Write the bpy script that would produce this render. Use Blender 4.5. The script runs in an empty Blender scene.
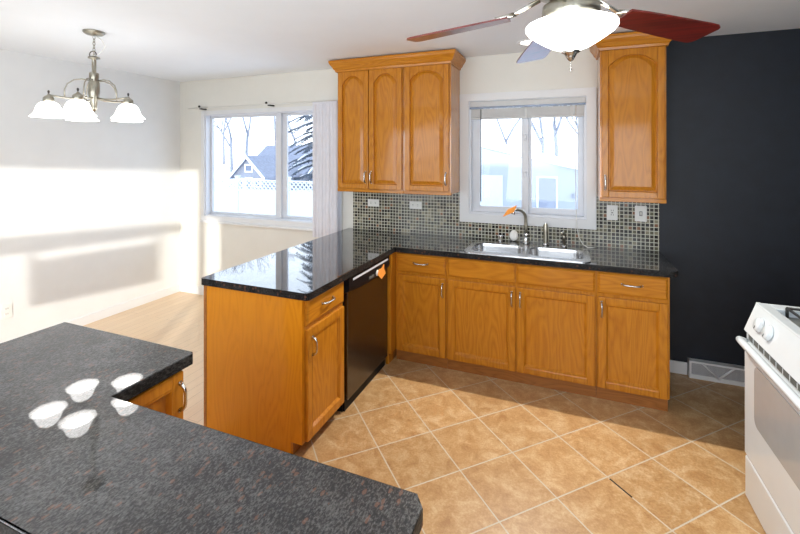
import bpy, bmesh, math, random
from math import sin, cos, pi, radians, sqrt
from mathutils import Vector, Matrix
from mathutils.geometry import tessellate_polygon

S = bpy.context.scene
COL = S.collection
random.seed(7)

# ------------------------------------------------------------------ camera
CAM = (0.0, -3.7457, 1.66)
cd = bpy.data.cameras.new('camera')
cam = bpy.data.objects.new('camera', cd)
COL.objects.link(cam)
cam.location = CAM
cam.rotation_euler = (radians(90), 0, radians(21.79))
cd.sensor_fit = 'HORIZONTAL'
cd.sensor_width = 36.0
cd.lens = 420.24 * 36.0 / 800.0
cd.shift_x = (400 - 399.5) / 800.0
cd.shift_y = -(267 - 154.2) / 800.0
cd.clip_start = 0.02
S.camera = cam

# ------------------------------------------------------------------ world, sun, area light, exposure
W = bpy.data.worlds.new('world')
S.world = W
W.use_nodes = True
_bg = W.node_tree.nodes['Background']
_tc = W.node_tree.nodes.new('ShaderNodeTexCoord')
_sx = W.node_tree.nodes.new('ShaderNodeSeparateXYZ')
_rp = W.node_tree.nodes.new('ShaderNodeValToRGB')
W.node_tree.links.new(_tc.outputs['Generated'], _sx.inputs[0])
W.node_tree.links.new(_sx.outputs['Z'], _rp.inputs[0])
W.node_tree.links.new(_rp.outputs[0], _bg.inputs[0])
_rp.color_ramp.elements[0].position = 0.0
_rp.color_ramp.elements[0].color = (0.90, 0.95, 1.0, 1)
_rp.color_ramp.elements[1].position = 0.6
_rp.color_ramp.elements[1].color = (0.62, 0.78, 1.0, 1)
_bg.inputs[1].default_value = 3.2

SUN_K, SUN_S = 0.55, 0.20          # the sun's travel per metre of depth: to the left, and down
sl = bpy.data.lights.new('sun', 'SUN')
sl.energy = 3.7
sl.color = (1.0, 0.96, 0.88)
sl.angle = radians(1.1)
sun = bpy.data.objects.new('sun', sl)
COL.objects.link(sun)
sun.location = (3, -9, 4)
sun.rotation_euler = Vector((-SUN_K, 1.0, -SUN_S)).to_track_quat('-Z', 'Y').to_euler()

REAR = -4.25


def area(name, loc, direction, sx, sy, energy, color):
    l = bpy.data.lights.new(name, 'AREA')
    l.shape = 'RECTANGLE'
    l.size, l.size_y = sx, sy
    l.energy = energy
    l.color = color
    o = bpy.data.objects.new(name, l)
    COL.objects.link(o)
    o.location = loc
    o.rotation_euler = Vector(direction).to_track_quat('-Z', 'Y').to_euler()
    return o


area('fill_rear_right', (0.1, REAR + 0.12, 1.55), (0, 1, 0.75), 2.2, 1.7, 68, (0.90, 0.96, 1.0))  # added fill lamp, indoors in front of the rear wall
area('fill_rear_left', (-2.55, REAR + 0.12, 1.45), (0, 1, 0.5), 1.3, 1.5, 18, (0.90, 0.96, 1.0))  # second added fill lamp, in front of the sun openings

S.view_settings.view_transform = 'Standard'
S.view_settings.look = 'None'
S.view_settings.gamma = 1.0
S.view_settings.exposure = 0.0
S.view_settings.use_curve_mapping = False
S.cycles.use_denoising = True
S.cycles.max_bounces = 10
S.cycles.diffuse_bounces = 5
S.cycles.transparent_max_bounces = 16
S.cycles.sample_clamp_indirect = 6.0
S.cycles.caustics_reflective = False
S.cycles.caustics_refractive = False


# ------------------------------------------------------------------ materials
class NT:
    def __init__(self, name):
        self.m = bpy.data.materials.new(name)
        self.m.use_nodes = True
        self.t = self.m.node_tree
        self.b = self.t.nodes['Principled BSDF']
        self.out = self.t.nodes['Material Output']

    def n(self, kind, **kw):
        x = self.t.nodes.new('ShaderNode' + kind)
        for k, v in kw.items():
            setattr(x, k, v)
        return x

    def l(self, a, b):
        self.t.links.new(a, b)

    def v(self, sock, val):
        sock.default_value = val

    def coord(self, which='Object'):
        return self.n('TexCoord').outputs[which]

    def mapping(self, vec, scale=(1, 1, 1), rot=(0, 0, 0), loc=(0, 0, 0)):
        m = self.n('Mapping')
        self.l(vec, m.inputs[0])
        m.inputs[1].default_value = loc
        m.inputs[2].default_value = rot
        m.inputs[3].default_value = scale
        return m.outputs[0]

    def noise(self, vec, scale, detail=2, rough=0.5, dist=0.0):
        x = self.n('TexNoise')
        if vec is not None:
            self.l(vec, x.inputs['Vector'])
        x.inputs['Scale'].default_value = scale
        x.inputs['Detail'].default_value = detail
        x.inputs['Roughness'].default_value = rough
        x.inputs['Distortion'].default_value = dist
        return x.outputs['Fac']

    def math(self, op, a, b=None, c=None):
        x = self.n('Math', operation=op)
        for i, q in enumerate((a, b, c)):
            if q is None:
                continue
            if isinstance(q, (int, float)):
                x.inputs[i].default_value = q
            else:
                self.l(q, x.inputs[i])
        return x.outputs[0]

    def ramp(self, fac, stops, interp='LINEAR'):
        r = self.n('ValToRGB')
        r.color_ramp.interpolation = interp
        el = r.color_ramp.elements
        while len(el) < len(stops):
            el.new(0.5)
        for e, (p, c) in zip(el, stops):
            e.position = p
            e.color = (c[0], c[1], c[2], 1)
        self.l(fac, r.inputs[0])
        return r.outputs[0]

    def mix(self, fac, a, b, blend='MIX'):
        x = self.n('MixRGB', blend_type=blend)
        for i, q in enumerate((fac, a, b)):
            if isinstance(q, (int, float)):
                x.inputs[i].default_value = q
            elif isinstance(q, tuple):
                x.inputs[i].default_value = (q[0], q[1], q[2], 1)
            else:
                self.l(q, x.inputs[i])
        return x.outputs[0]

    def bump(self, height, strength=0.2, dist=0.01):
        x = self.n('Bump')
        x.inputs['Strength'].default_value = strength
        x.inputs['Distance'].default_value = dist
        self.l(height, x.inputs['Height'])
        self.l(x.outputs[0], self.b.inputs['Normal'])

    def set(self, color=None, rough=None, metal=None, coat=None, coat_rough=None, spec=None, emis=None, estr=None):
        i = self.b.inputs
        if color is not None:
            if isinstance(color, tuple):
                i['Base Color'].default_value = (*color, 1)
            else:
                self.l(color, i['Base Color'])
        if rough is not None:
            if isinstance(rough, (int, float)):
                i['Roughness'].default_value = rough
            else:
                self.l(rough, i['Roughness'])
        if metal is not None:
            i['Metallic'].default_value = metal
        if coat is not None:
            i['Coat Weight'].default_value = coat
        if coat_rough is not None:
            i['Coat Roughness'].default_value = coat_rough
        if spec is not None:
            i['Specular IOR Level'].default_value = spec
        if emis is not None:
            i['Emission Color'].default_value = (*emis, 1)
            i['Emission Strength'].default_value = estr
        return self


def mottled(name, color, rough, amount=0.06, scale=12, bump=0.0, **kw):
    """a plain coloured surface with slight procedural variation"""
    t = NT(name)
    f = t.noise(t.coord(), scale, 3)
    lo = tuple(max(0, c * (1 - amount)) for c in color)
    hi = tuple(min(1, c * (1 + amount)) for c in color)
    t.set(color=t.ramp(f, [(0.3, lo), (0.7, hi)]), rough=rough, **kw)
    if bump:
        t.bump(t.noise(t.coord(), scale * 12, 2), bump, 0.003)
    return t.m


def oak(name, axis, light, dark, rough=0.3):
    """honey oak with cathedral grain along one axis"""
    t = NT(name)
    obj = t.coord()
    info = t.n('ObjectInfo')
    off = t.n('VectorMath', operation='SCALE')
    cmb = t.n('CombineXYZ')
    for i in range(3):
        t.l(info.outputs['Random'], cmb.inputs[i])
    t.l(cmb.outputs[0], off.inputs[0])
    off.inputs['Scale'].default_value = 7.0
    add = t.n('VectorMath', operation='ADD')
    t.l(obj, add.inputs[0])
    t.l(off.outputs[0], add.inputs[1])
    sc = [1.0, 1.0, 1.0]
    sc[axis] = 0.16
    v = t.mapping(add.outputs[0], scale=tuple(sc))
    base = t.noise(v, 7.5, 2, 0.45, 0.25)
    rings = t.math('FRACT', t.math('MULTIPLY', base, 13.0))
    rings = t.math('ABSOLUTE', t.math('SUBTRACT', rings, 0.5))
    rings = t.math('MULTIPLY', rings, 2.0)
    sc2 = [1.0, 1.0, 1.0]
    sc2[axis] = 0.035
    pores = t.noise(t.mapping(add.outputs[0], scale=tuple(sc2)), 260, 3, 0.6)
    broad = t.noise(v, 2.0, 2)
    f = t.math('ADD', t.math('MULTIPLY', rings, 0.38), t.math('MULTIPLY', pores, 0.66))
    f = t.math('ADD', f, t.math('MULTIPLY', broad, 0.25))
    mid = tuple((a + b) / 2 * 1.05 for a, b in zip(light, dark))
    c = t.ramp(f, [(0.22, dark), (0.5, mid), (0.85, light)])
    t.set(color=c, rough=0.5, spec=0.15, coat=0.5, coat_rough=0.1)
    t.bump(pores, 0.08, 0.002)
    return t.m


OL, OD = (0.53, 0.205, 0.013), (0.32, 0.100, 0.004)
M = {}
M['oak_v'] = oak('oak_vertical', 2, OL, OD)
M['oak_side'] = oak('oak_polished_side', 2, OL, OD)
_b = M['oak_side'].node_tree.nodes['Principled BSDF']
_b.inputs['Coat Weight'].default_value = 1.0
_b.inputs['Coat IOR'].default_value = 1.7
_b.inputs['Coat Roughness'].default_value = 0.05
M['oak_hx'] = oak('oak_horizontal', 0, OL, OD)
M['oak_hy'] = oak('oak_depthwise', 1, OL, OD)
M['oak_panel'] = oak('oak_end_panel', 2, (0.62, 0.232, 0.008), (0.47, 0.158, 0.004), 0.35)
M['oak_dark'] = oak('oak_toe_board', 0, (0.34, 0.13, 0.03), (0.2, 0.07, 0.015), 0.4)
M['wall'] = mottled('painted_wall', (0.72, 0.705, 0.65), 0.75, 0.015, 6, 0.05)
M['wall_l'] = mottled('painted_side_wall', (0.75, 0.755, 0.745), 0.75, 0.015, 6, 0.05)
M['navy'] = mottled('navy_paint', (0.0065, 0.0092, 0.0160), 0.55, 0.25, 9, 0.3)
M['ceiling'] = mottled('ceiling_paint', (0.83, 0.86, 0.89), 0.8, 0.01, 5, 0.04)
M['trim'] = mottled('white_trim_paint', (0.72, 0.725, 0.73), 0.4, 0.01, 8)
M['vinyl'] = mottled('white_window_vinyl', (0.66, 0.675, 0.71), 0.35, 0.01, 8)
M['nickel'] = mottled('brushed_nickel', (0.62, 0.60, 0.55), 0.25, 0.06, 60, metal=1.0)
M['satin_strip'] = mottled('satin_silver_strip', (0.72, 0.74, 0.80), 0.45, 0.03, 40, metal=0.2)
M['chrome'] = mottled('chrome', (0.72, 0.72, 0.72), 0.1, 0.03, 40, metal=1.0)
M['aged_nickel'] = mottled('aged_nickel', (0.36, 0.34, 0.28), 0.32, 0.1, 40, metal=1.0)
M['darkmetal'] = mottled('dark_bronze_metal', (0.06, 0.055, 0.05), 0.3, 0.1, 30, metal=0.8)
M['white_enamel'] = mottled('white_enamel', (0.62, 0.665, 0.69), 0.22, 0.01, 8, coat=0.3, coat_rough=0.08)
M['plastic_white'] = mottled('white_plastic', (0.78, 0.78, 0.75), 0.4, 0.02, 20)
M['black_plastic'] = mottled('black_gloss_plastic', (0.006, 0.006, 0.008), 0.42, 0.1, 20, spec=0.12)
M['black_iron'] = mottled('black_cast_iron', (0.015, 0.015, 0.015), 0.5, 0.2, 60)
M['grey_slot'] = mottled('slot_shadow_grey', (0.09, 0.09, 0.08), 0.6, 0.1, 30)
M['basin_grey'] = mottled('cooktop_well_grey', (0.12, 0.12, 0.105), 0.3, 0.1, 20)
M['oven_glass'] = mottled('oven_glass_grey', (0.35, 0.37, 0.38), 0.12, 0.03, 10, coat=0.5, coat_rough=0.05)
M['orange'] = mottled('orange_paper', (0.90, 0.33, 0.05), 0.7, 0.08, 60)
M['blind'] = mottled('blind_vinyl', (0.66, 0.66, 0.71), 0.5, 0.03, 14)
M['blind_white'] = mottled('blind_slat_white', (0.56, 0.565, 0.56), 0.45, 0.03, 20)
M['steelbar'] = mottled('blue_grey_headrail', (0.22, 0.26, 0.34), 0.2, 0.05, 20, metal=0.6)
M['cord'] = mottled('white_cord', (0.75, 0.74, 0.7), 0.7, 0.03, 80)
M['soap'] = mottled('white_ceramic', (0.8, 0.79, 0.76), 0.3, 0.02, 20)
M['snow'] = mottled('snow', (0.80, 0.81, 0.84), 0.8, 0.02, 3)
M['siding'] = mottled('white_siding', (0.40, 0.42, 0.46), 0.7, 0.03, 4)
M['fascia'] = mottled('white_fascia', (0.82, 0.85, 0.9), 0.6, 0.02, 4)
M['fence'] = mottled('white_vinyl_fence', (0.60, 0.62, 0.66), 0.5, 0.03, 5)
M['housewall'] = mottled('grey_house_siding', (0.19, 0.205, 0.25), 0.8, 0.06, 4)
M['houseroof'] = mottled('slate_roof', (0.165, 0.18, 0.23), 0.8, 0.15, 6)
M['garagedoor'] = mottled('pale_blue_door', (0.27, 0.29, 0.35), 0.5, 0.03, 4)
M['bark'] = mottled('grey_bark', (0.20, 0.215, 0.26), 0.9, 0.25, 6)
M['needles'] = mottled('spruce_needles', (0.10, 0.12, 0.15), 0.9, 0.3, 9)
M['darkglass'] = mottled('dark_window_glass', (0.1, 0.13, 0.2), 0.15, 0.05, 4)

# stainless steel with fine vertical brushing
t = NT('stainless_steel')
b = t.noise(t.mapping(t.coord(), scale=(1, 1, 0.02)), 300, 2)
t.set(color=t.ramp(b, [(0.3, (0.50, 0.50, 0.51)), (0.7, (0.58, 0.58, 0.585))]), rough=0.24, metal=1.0)
M['steel'] = t.m
t = NT('dishwasher_steel')
b = t.noise(t.mapping(t.coord(), scale=(1, 1, 0.02)), 300, 2)
t.set(color=t.ramp(b, [(0.3, (0.13, 0.125, 0.125)), (0.7, (0.17, 0.165, 0.165))]), rough=0.26, metal=1.0)
M['dw_steel'] = t.m

# cherry fan blades
t = NT('cherry_blade')
g = t.noise(t.mapping(t.coord(), scale=(0.06, 1, 1)), 70, 3, 0.6)
t.set(color=t.ramp(g, [(0.3, (0.055, 0.008, 0.006)), (0.7, (0.17, 0.014, 0.009))]), rough=0.3, coat=0.4, coat_rough=0.1)
M['cherry'] = t.m


def glow(name, color, strength):
    t = NT(name)
    f = t.noise(t.coord(), 9, 2)
    c = t.ramp(f, [(0.3, tuple(x * 0.94 for x in color)), (0.7, color)])
    t.set(color=(0.8, 0.8, 0.8), rough=0.4)
    t.l(c, t.b.inputs['Emission Color'])
    t.b.inputs['Emission Strength'].default_value = strength
    return t.m


M['shade'] = glow('lit_frosted_shade', (1.0, 0.98, 0.95), 4.8)
M['bulb'] = glow('lit_bulb', (1.0, 0.95, 0.87), 60.0)
M['bowl'] = glow('lit_alabaster_bowl', (1.0, 0.985, 0.95), 4.5)
M['lens'] = glow('lit_downlight_lens', (1.0, 0.95, 0.88), 4.0)

# window glass: clear, with a fresnel reflection
t = NT('window_glass')
fr = t.n('Fresnel')
fr.inputs[0].default_value = 1.45
tr = t.n('BsdfTransparent')
tr.inputs[0].default_value = (0.97, 0.985, 1.0, 1)
gl = t.n('BsdfGlossy')
gl.inputs['Roughness'].default_value = 0.02
mx = t.n('MixShader')
geo = t.n('NewGeometry')
t.l(t.math('MULTIPLY', fr.outputs[0], t.math('SUBTRACT', 1.0, geo.outputs['Backfacing'])), mx.inputs[0])
t.l(tr.outputs[0], mx.inputs[1])
t.l(gl.outputs[0], mx.inputs[2])
t.l(mx.outputs[0], t.out.inputs[0])
M['glass'] = t.m


def granite(name, speck_scale, grey, rough, coat_ior, s_dark, s_fleck):
    t = NT(name)
    v = t.coord()
    vs = t.mapping(v, scale=(1.0, 0.5, 1.0), rot=(0, 0, radians(-24)))
    big = t.noise(vs, speck_scale, 3, 0.62, 0.4)
    fine = t.noise(vs, speck_scale * 2.6, 3, 0.65)
    patch = t.noise(v, 9, 2)
    vo = t.n('TexVoronoi')
    t.l(vs, vo.inputs['Vector'])
    vo.inputs['Scale'].default_value = speck_scale * 0.95
    cell = t.n('SeparateColor')
    t.l(vo.outputs['Color'], cell.inputs[0])
    jit = t.math('ADD', vo.outputs['Distance'], t.math('MULTIPLY', t.math('SUBTRACT', fine, 0.5), 1.1))
    brown = t.math('MULTIPLY', t.math('GREATER_THAN', cell.outputs[0], 0.84), t.math('LESS_THAN', jit, 0.38))
    greymask = t.ramp(big, [(0.50, (0, 0, 0)), (0.66, (1, 1, 1))])
    finemask = t.ramp(t.math('ADD', fine, t.math('MULTIPLY', t.math('SUBTRACT', patch, 0.5), 0.3)), [(0.44, (0, 0, 0)), (0.84, (1, 1, 1))])
    c = t.mix(greymask, (0.006, 0.006, 0.007), (0.045 * grey, 0.043 * grey, 0.042 * grey))
    c = t.mix(finemask, c, (0.16 * grey, 0.158 * grey, 0.15 * grey))
    c = t.mix(t.math('MULTIPLY', brown, 0.6), c, (0.15, 0.066, 0.04))
    t.set(color=c, rough=rough, coat=1.0, coat_rough=0.02)
    t.b.inputs['Coat IOR'].default_value = coat_ior
    sp = t.math('ADD', t.math('MULTIPLY', finemask, s_fleck - s_dark), s_dark)
    t.l(sp, t.b.inputs['Specular IOR Level'])
    return t.m


M['granite'] = granite('dark_granite', 60, 0.4, 0.1, 1.72, 0.05, 0.2)
M['granite_fore'] = granite('dark_granite_near', 100, 0.36, 0.42, 1.5, 0.15, 1.3)
M['granite_edge'] = granite('dark_granite_honed_edge', 60, 0.4, 0.45, 1.3, 0.05, 0.15)
M['granite_edge'].node_tree.nodes['Principled BSDF'].inputs['Coat Weight'].default_value = 0.15

# ceramic floor tile laid on the diagonal
t = NT('diagonal_floor_tile')
TS, TX, TY = 0.3364, -1.2368, -1.3411
obj = t.coord()
# rotate by -45 degrees about the grid corner
sx = t.n('SeparateXYZ')
t.l(obj, sx.inputs[0])
X = t.math('SUBTRACT', sx.outputs[0], TX)
Y = t.math('SUBTRACT', sx.outputs[1], TY)
U = t.math('DIVIDE', t.math('MULTIPLY', t.math('ADD', X, Y), sqrt(.5)), TS)
V = t.math('DIVIDE', t.math('MULTIPLY', t.math('SUBTRACT', X, Y), sqrt(.5)), TS)
du = t.math('ABSOLUTE', t.math('SUBTRACT', t.math('FRACT', t.math('ADD', U, 0.5)), 0.5))
dv = t.math('ABSOLUTE', t.math('SUBTRACT', t.math('FRACT', t.math('ADD', V, 0.5)), 0.5))
edge = t.math('MINIMUM', du, dv)
wob = t.math('MULTIPLY', t.math('SUBTRACT', t.noise(obj, 60, 2), 0.5), 0.006)
edge = t.math('ADD', edge, wob)
grout = t.math('LESS_THAN', edge, 0.0100)
cc = t.n('CombineXYZ')
t.l(t.math('FLOOR', U), cc.inputs[0])
t.l(t.math('FLOOR', V), cc.inputs[1])
wn = t.n('TexWhiteNoise', noise_dimensions='2D')
t.l(cc.outputs[0], wn.inputs['Vector'])
addv = t.n('VectorMath', operation='ADD')
t.l(obj, addv.inputs[0])
sc = t.n('VectorMath', operation='SCALE')
t.l(wn.outputs['Color'], sc.inputs[0])
sc.inputs['Scale'].default_value = 5.0
t.l(sc.outputs[0], addv.inputs[1])
n1 = t.noise(addv.outputs[0], 11, 5, 0.65, 0.6)
n2 = t.noise(addv.outputs[0], 95, 4, 0.7)
f = t.math('ADD', t.math('MULTIPLY', n1, 0.62), t.math('MULTIPLY', n2, 0.38))
tile = t.ramp(f, [(0.36, (0.34, 0.175, 0.066)), (0.5, (0.45, 0.265, 0.112)), (0.64, (0.57, 0.395, 0.22))])
val = t.n('HueSaturation')
t.l(tile, val.inputs['Color'])
t.l(t.math('ADD', t.math('MULTIPLY', wn.outputs['Value'], 0.16), 0.92), val.inputs['Value'])
col = t.mix(grout, val.outputs[0], (0.52, 0.455, 0.35))
# one stretch of joint where the grout is missing: V line 3, from U=3 towards the camera
onv = t.math('LESS_THAN', t.math('ABSOLUTE', t.math('SUBTRACT', U, 3.0)), 0.014)
seg = t.math('MULTIPLY', t.math('GREATER_THAN', V, 3.04), t.math('LESS_THAN', V, 3.42))
crack = t.math('MULTIPLY', onv, seg)
col = t.mix(crack, col, (0.02, 0.015, 0.01))
t.set(color=col, rough=t.math('ADD', t.math('MULTIPLY', grout, 0.3), 0.36))
t.bump(t.math('SUBTRACT', t.math('MULTIPLY', n2, 0.15), grout), 0.35, 0.004)
M['tile'] = t.m

# pale wood plank floor
t = NT('pale_plank_floor')
obj = t.coord()
br = t.n('TexBrick')
t.l(t.mapping(obj, rot=(0, 0, radians(90))), br.inputs['Vector'])
br.offset = 0.37
br.inputs['Color1'].default_value = (0.74, 0.55, 0.36, 1)
br.inputs['Color2'].default_value = (0.68, 0.48, 0.30, 1)
br.inputs['Mortar'].default_value = (0.30, 0.19, 0.10, 1)
br.inputs['Scale'].default_value = 1.0
br.inputs['Mortar Size'].default_value = 0.0015
br.inputs['Brick Width'].default_value = 1.1
br.inputs['Row Height'].default_value = 0.085
gn = t.noise(t.mapping(obj, scale=(1, 0.05, 1)), 90, 3, 0.6)
t.set(color=t.mix(0.35, br.outputs['Color'], t.ramp(gn, [(0.3, (0.62, 0.44, 0.27)), (0.7, (0.80, 0.62, 0.43))])), rough=0.3)
M['planks'] = t.m

# glass mosaic
t = NT('glass_mosaic')
PT = 0.0295
obj = t.coord()
sx = t.n('SeparateXYZ')
t.l(obj, sx.inputs[0])
U = t.math('DIVIDE', sx.outputs[0], PT)
V = t.math('DIVIDE', sx.outputs[2], PT)
du = t.math('ABSOLUTE', t.math('SUBTRACT', t.math('FRACT', U), 0.5))
dv = t.math('ABSOLUTE', t.math('SUBTRACT', t.math('FRACT', V), 0.5))
grout = t.math('GREATER_THAN', t.math('MAXIMUM', du, dv), 0.405)
cc = t.n('CombineXYZ')
t.l(t.math('FLOOR', U), cc.inputs[0])
t.l(t.math('FLOOR', V), cc.inputs[1])
wn = t.n('TexWhiteNoise', noise_dimensions='2D')
t.l(cc.outputs[0], wn.inputs['Vector'])
tc = t.ramp(wn.outputs['Value'], [(0.0, (0.012, 0.010, 0.008)), (0.24, (0.035, 0.028, 0.022)), (0.42, (0.07, 0.065, 0.045)),
                                  (0.58, (0.11, 0.10, 0.06)), (0.72, (0.03, 0.022, 0.016)), (0.86, (0.24, 0.21, 0.14)),
                                  (0.95, (0.22, 0.10, 0.05))], 'CONSTANT')
t.set(color=t.mix(grout, tc, (0.60, 0.58, 0.48)), rough=t.math('ADD', t.math('MULTIPLY', grout, 0.5), 0.12))
t.b.inputs['Specular IOR Level'].default_value = 0.35
t.bump(t.math('SUBTRACT', 1.0, grout), 0.2, 0.002)
M['mosaic'] = t.m

# wire mesh for the floor register
t = NT('register_mesh')
ck = t.n('TexChecker')
t.l(t.mapping(t.coord(), rot=(0, radians(45), 0)), ck.inputs['Vector'])
ck.inputs['Scale'].default_value = 200
t.set(color=t.mix(ck.outputs['Fac'], (0.55, 0.55, 0.56), (0.2, 0.2, 0.21)), rough=0.5)
M['mesh'] = t.m


# ------------------------------------------------------------------ geometry helpers
class MB:
    """collects shapes into one mesh; xf maps local shape coordinates to the world"""

    def __init__(self, xf=None):
        self.bm = bmesh.new()
        self.xf = xf
        self.smooth = []

    def _v(self, co):
        co = Vector(co)
        if self.xf:
            co = Vector(self.xf(co))
        return self.bm.verts.new(co)

    def box(self, x0, x1, y0, y1, z0, z1, bev=0.0, seg=2):
        a = [self._v((x, y, z)) for z in (z0, z1) for y in (y0, y1) for x in (x0, x1)]
        fs = [self.bm.faces.new([a[i] for i in q]) for q in ((0, 1, 3, 2), (4, 6, 7, 5), (0, 4, 5, 1), (2, 3, 7, 6), (0, 2, 6, 4), (1, 5, 7, 3))]
        if bev:
            es = list({e for f in fs for e in f.edges})
            bmesh.ops.bevel(self.bm, geom=es, offset=bev, segments=seg, affect='EDGES', profile=0.5)
        return self

    def prism(self, pts, d0, d1, plane='xz', bev=0.0):
        """polygon in a plane extruded between two depths of the remaining axis"""
        def mk(p, d):
            return {'xz': (p[0], d, p[1]), 'xy': (p[0], p[1], d), 'yz': (d, p[0], p[1])}[plane]
        a = [self._v(mk(p, d0)) for p in pts]
        b = [self._v(mk(p, d1)) for p in pts]
        n = len(pts)
        fa = self.bm.faces.new(a)
        fb = self.bm.faces.new(list(reversed(b)))
        for i in range(n):
            self.bm.faces.new((a[i], b[i], b[(i + 1) % n], a[(i + 1) % n]))
        if bev:
            es = list(fa.edges) + list(fb.edges)
            bmesh.ops.bevel(self.bm, geom=es, offset=bev, segments=2, affect='EDGES', profile=0.5)
        return self

    def loft(self, loops, cap=True, closed=True, smooth=False):
        rings = [[self._v(p) for p in lp] for lp in loops]
        n = len(rings[0])
        for r0, r1 in zip(rings[:-1], rings[1:]):
            for i in range(n if closed else n - 1):
                f = self.bm.faces.new((r0[i], r0[(i + 1) % n], r1[(i + 1) % n], r1[i]))
                f.smooth = smooth
        if cap and closed:
            if cap != 'end':
                self.bm.faces.new(list(reversed(rings[0])))
            self.bm.faces.new(rings[-1])
        return self

    def tube(self, pts, r, seg=10, cap=True, flat=1.0):
        pts = [Vector(p) for p in pts]
        loops = []
        up = None
        for i, p in enumerate(pts):
            d = (pts[min(i + 1, len(pts) - 1)] - pts[max(i - 1, 0)]).normalized()
            if up is None:
                up = Vector((0, 0, 1)) if abs(d.z) < 0.9 else Vector((1, 0, 0))
            s = d.cross(up).normalized()
            up = s.cross(d).normalized()
            rr = r[i] if isinstance(r, (list, tuple)) else r
            loops.append([p + (s * cos(a) + up * sin(a) * flat) * rr for a in [2 * pi * k / seg for k in range(seg)]])
        return self.loft(loops, cap, True, True)

    def lathe(self, prof, c, seg=24, ripple=None, cap=False, axis='z'):
        loops = []
        for (r, z) in prof:
            lp = []
            for k in range(seg):
                a = 2 * pi * k / seg
                dr = ripple(a, z) if ripple else 0.0
                rr = max(r + dr, 1e-4)
                q = (rr * cos(a), rr * sin(a), z)
                if axis == 'x':
                    q = (z, rr * cos(a), rr * sin(a))
                elif axis == 'y':
                    q = (rr * cos(a), z, rr * sin(a))
                lp.append((c[0] + q[0], c[1] + q[1], c[2] + q[2]))
            loops.append(lp)
        return self.loft(loops, cap, True, True)

    def plate(self, outer, holes, d0, d1, mk):
        """plate with holes; mk(u, v, depth) gives the point"""
        loops = [[Vector((p[0], p[1], 0)) for p in lp] for lp in [outer] + holes]
        flat = [p for lp in loops for p in lp]
        tris = tessellate_polygon(loops)
        A = [self._v(mk(p.x, p.y, d0)) for p in flat]
        B = [self._v(mk(p.x, p.y, d1)) for p in flat]
        for q in tris:
            try:
                self.bm.faces.new([A[i] for i in q])
                self.bm.faces.new([B[i] for i in reversed(q)])
            except ValueError:
                pass
        k = 0
        for lp in loops:
            n = len(lp)
            for i in range(n):
                a, b = k + i, k + (i + 1) % n
                self.bm.faces.new((A[a], A[b], B[b], B[a]))
            k += n
        return self

    def mesh(self, name, origin):
        bmesh.ops.recalc_face_normals(self.bm, faces=self.bm.faces)
        bmesh.ops.translate(self.bm, verts=self.bm.verts, vec=-Vector(origin))
        me = bpy.data.meshes.new(name)
        self.bm.to_mesh(me)
        self.bm.free()
        return me


def thing(name, label, cat, loc, group=None, kind=None):
    o = bpy.data.objects.new(name, None)
    COL.objects.link(o)
    o.location = loc
    o.empty_display_size = 0.05
    o['label'] = label
    o['category'] = cat
    if group:
        o['group'] = group
    if kind:
        o['kind'] = kind
    o['_o'] = list(loc)
    return o


def part(name, mb, mat, parent, label=None):
    org = parent['_o']
    me = mb.mesh(name, org)
    me.materials.append(M[mat])
    o = bpy.data.objects.new(name, me)
    COL.objects.link(o)
    o.parent = parent
    o['_o'] = org
    if label:
        o['label'] = label
    return o


def solo(name, mb, mat, label, cat, loc=(0, 0, 0), group=None, kind=None):
    me = mb.mesh(name, loc)
    me.materials.append(M[mat])
    o = bpy.data.objects.new(name, me)
    COL.objects.link(o)
    o.location = loc
    o['label'] = label
    o['category'] = cat
    if group:
        o['group'] = group
    if kind:
        o['kind'] = kind
    o['_o'] = list(loc)
    return o


# ------------------------------------------------------------------ the room
H = 2.535
XL, XR, XA = -4.363, 1.52, 0.654
T = 0.14
DW_ = (-3.96, -2.20, 0.94, 2.125)      # dining window opening x0 x1 z0 z1
KW_ = (-0.823, 0.145, 1.125, 2.135)    # kitchen window opening
XB = -1.9                              # tile / plank joint, under the cabinets


def rect(x0, x1, z0, z1):
    return [(x0, z0), (x1, z0), (x1, z1), (x0, z1)]


solo('floor', MB().box(XB, XR, REAR, 0, -0.06, 0), 'tile', 'tan ceramic tile floor laid on the diagonal with pale grout', 'floor', kind='structure')
solo('floor_dining', MB().box(XL, XB, REAR, 0, -0.06, 0), 'planks', 'pale wood plank floor of the dining area at left', 'floor', kind='structure')
solo('ceiling', MB().box(XL - T, XR + T, REAR - T, T, H, H + 0.1), 'ceiling', 'smooth white painted ceiling', 'ceiling', kind='structure')
solo('wall_back', MB().plate(rect(XL - T, XA, -0.06, H), [rect(*DW_), rect(*KW_)], 0.0, T, lambda u, v, d: (u, d, v)), 'wall',
     'off-white back wall holding both windows', 'wall', kind='structure')
solo('wall_accent', MB().box(XA, XR + T, 0, T, -0.06, H), 'navy', 'navy blue accent wall right of the oak cabinets', 'wall', kind='structure')
solo('wall_left', MB().box(XL - T, XL, REAR - T, 0, -0.06, H), 'wall_l', 'white left wall of the dining area in bright sunlight', 'wall', kind='structure')
solo('wall_right', MB().box(XR, XR + T, REAR - T, 0, -0.06, H), 'navy', 'navy side wall behind the white stove', 'wall', kind='structure')


# rear wall added behind the camera, its openings shaped to cast the sun patches
def lw(y, z):      # from a point on the left wall back along the sun to the rear wall
    dy = y - REAR
    return (XL + SUN_K * dy, z + SUN_S * dy)


def bw(x, z):      # from a point on the back wall
    dy = -REAR
    return (x + SUN_K * dy, z + SUN_S * dy)


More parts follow.
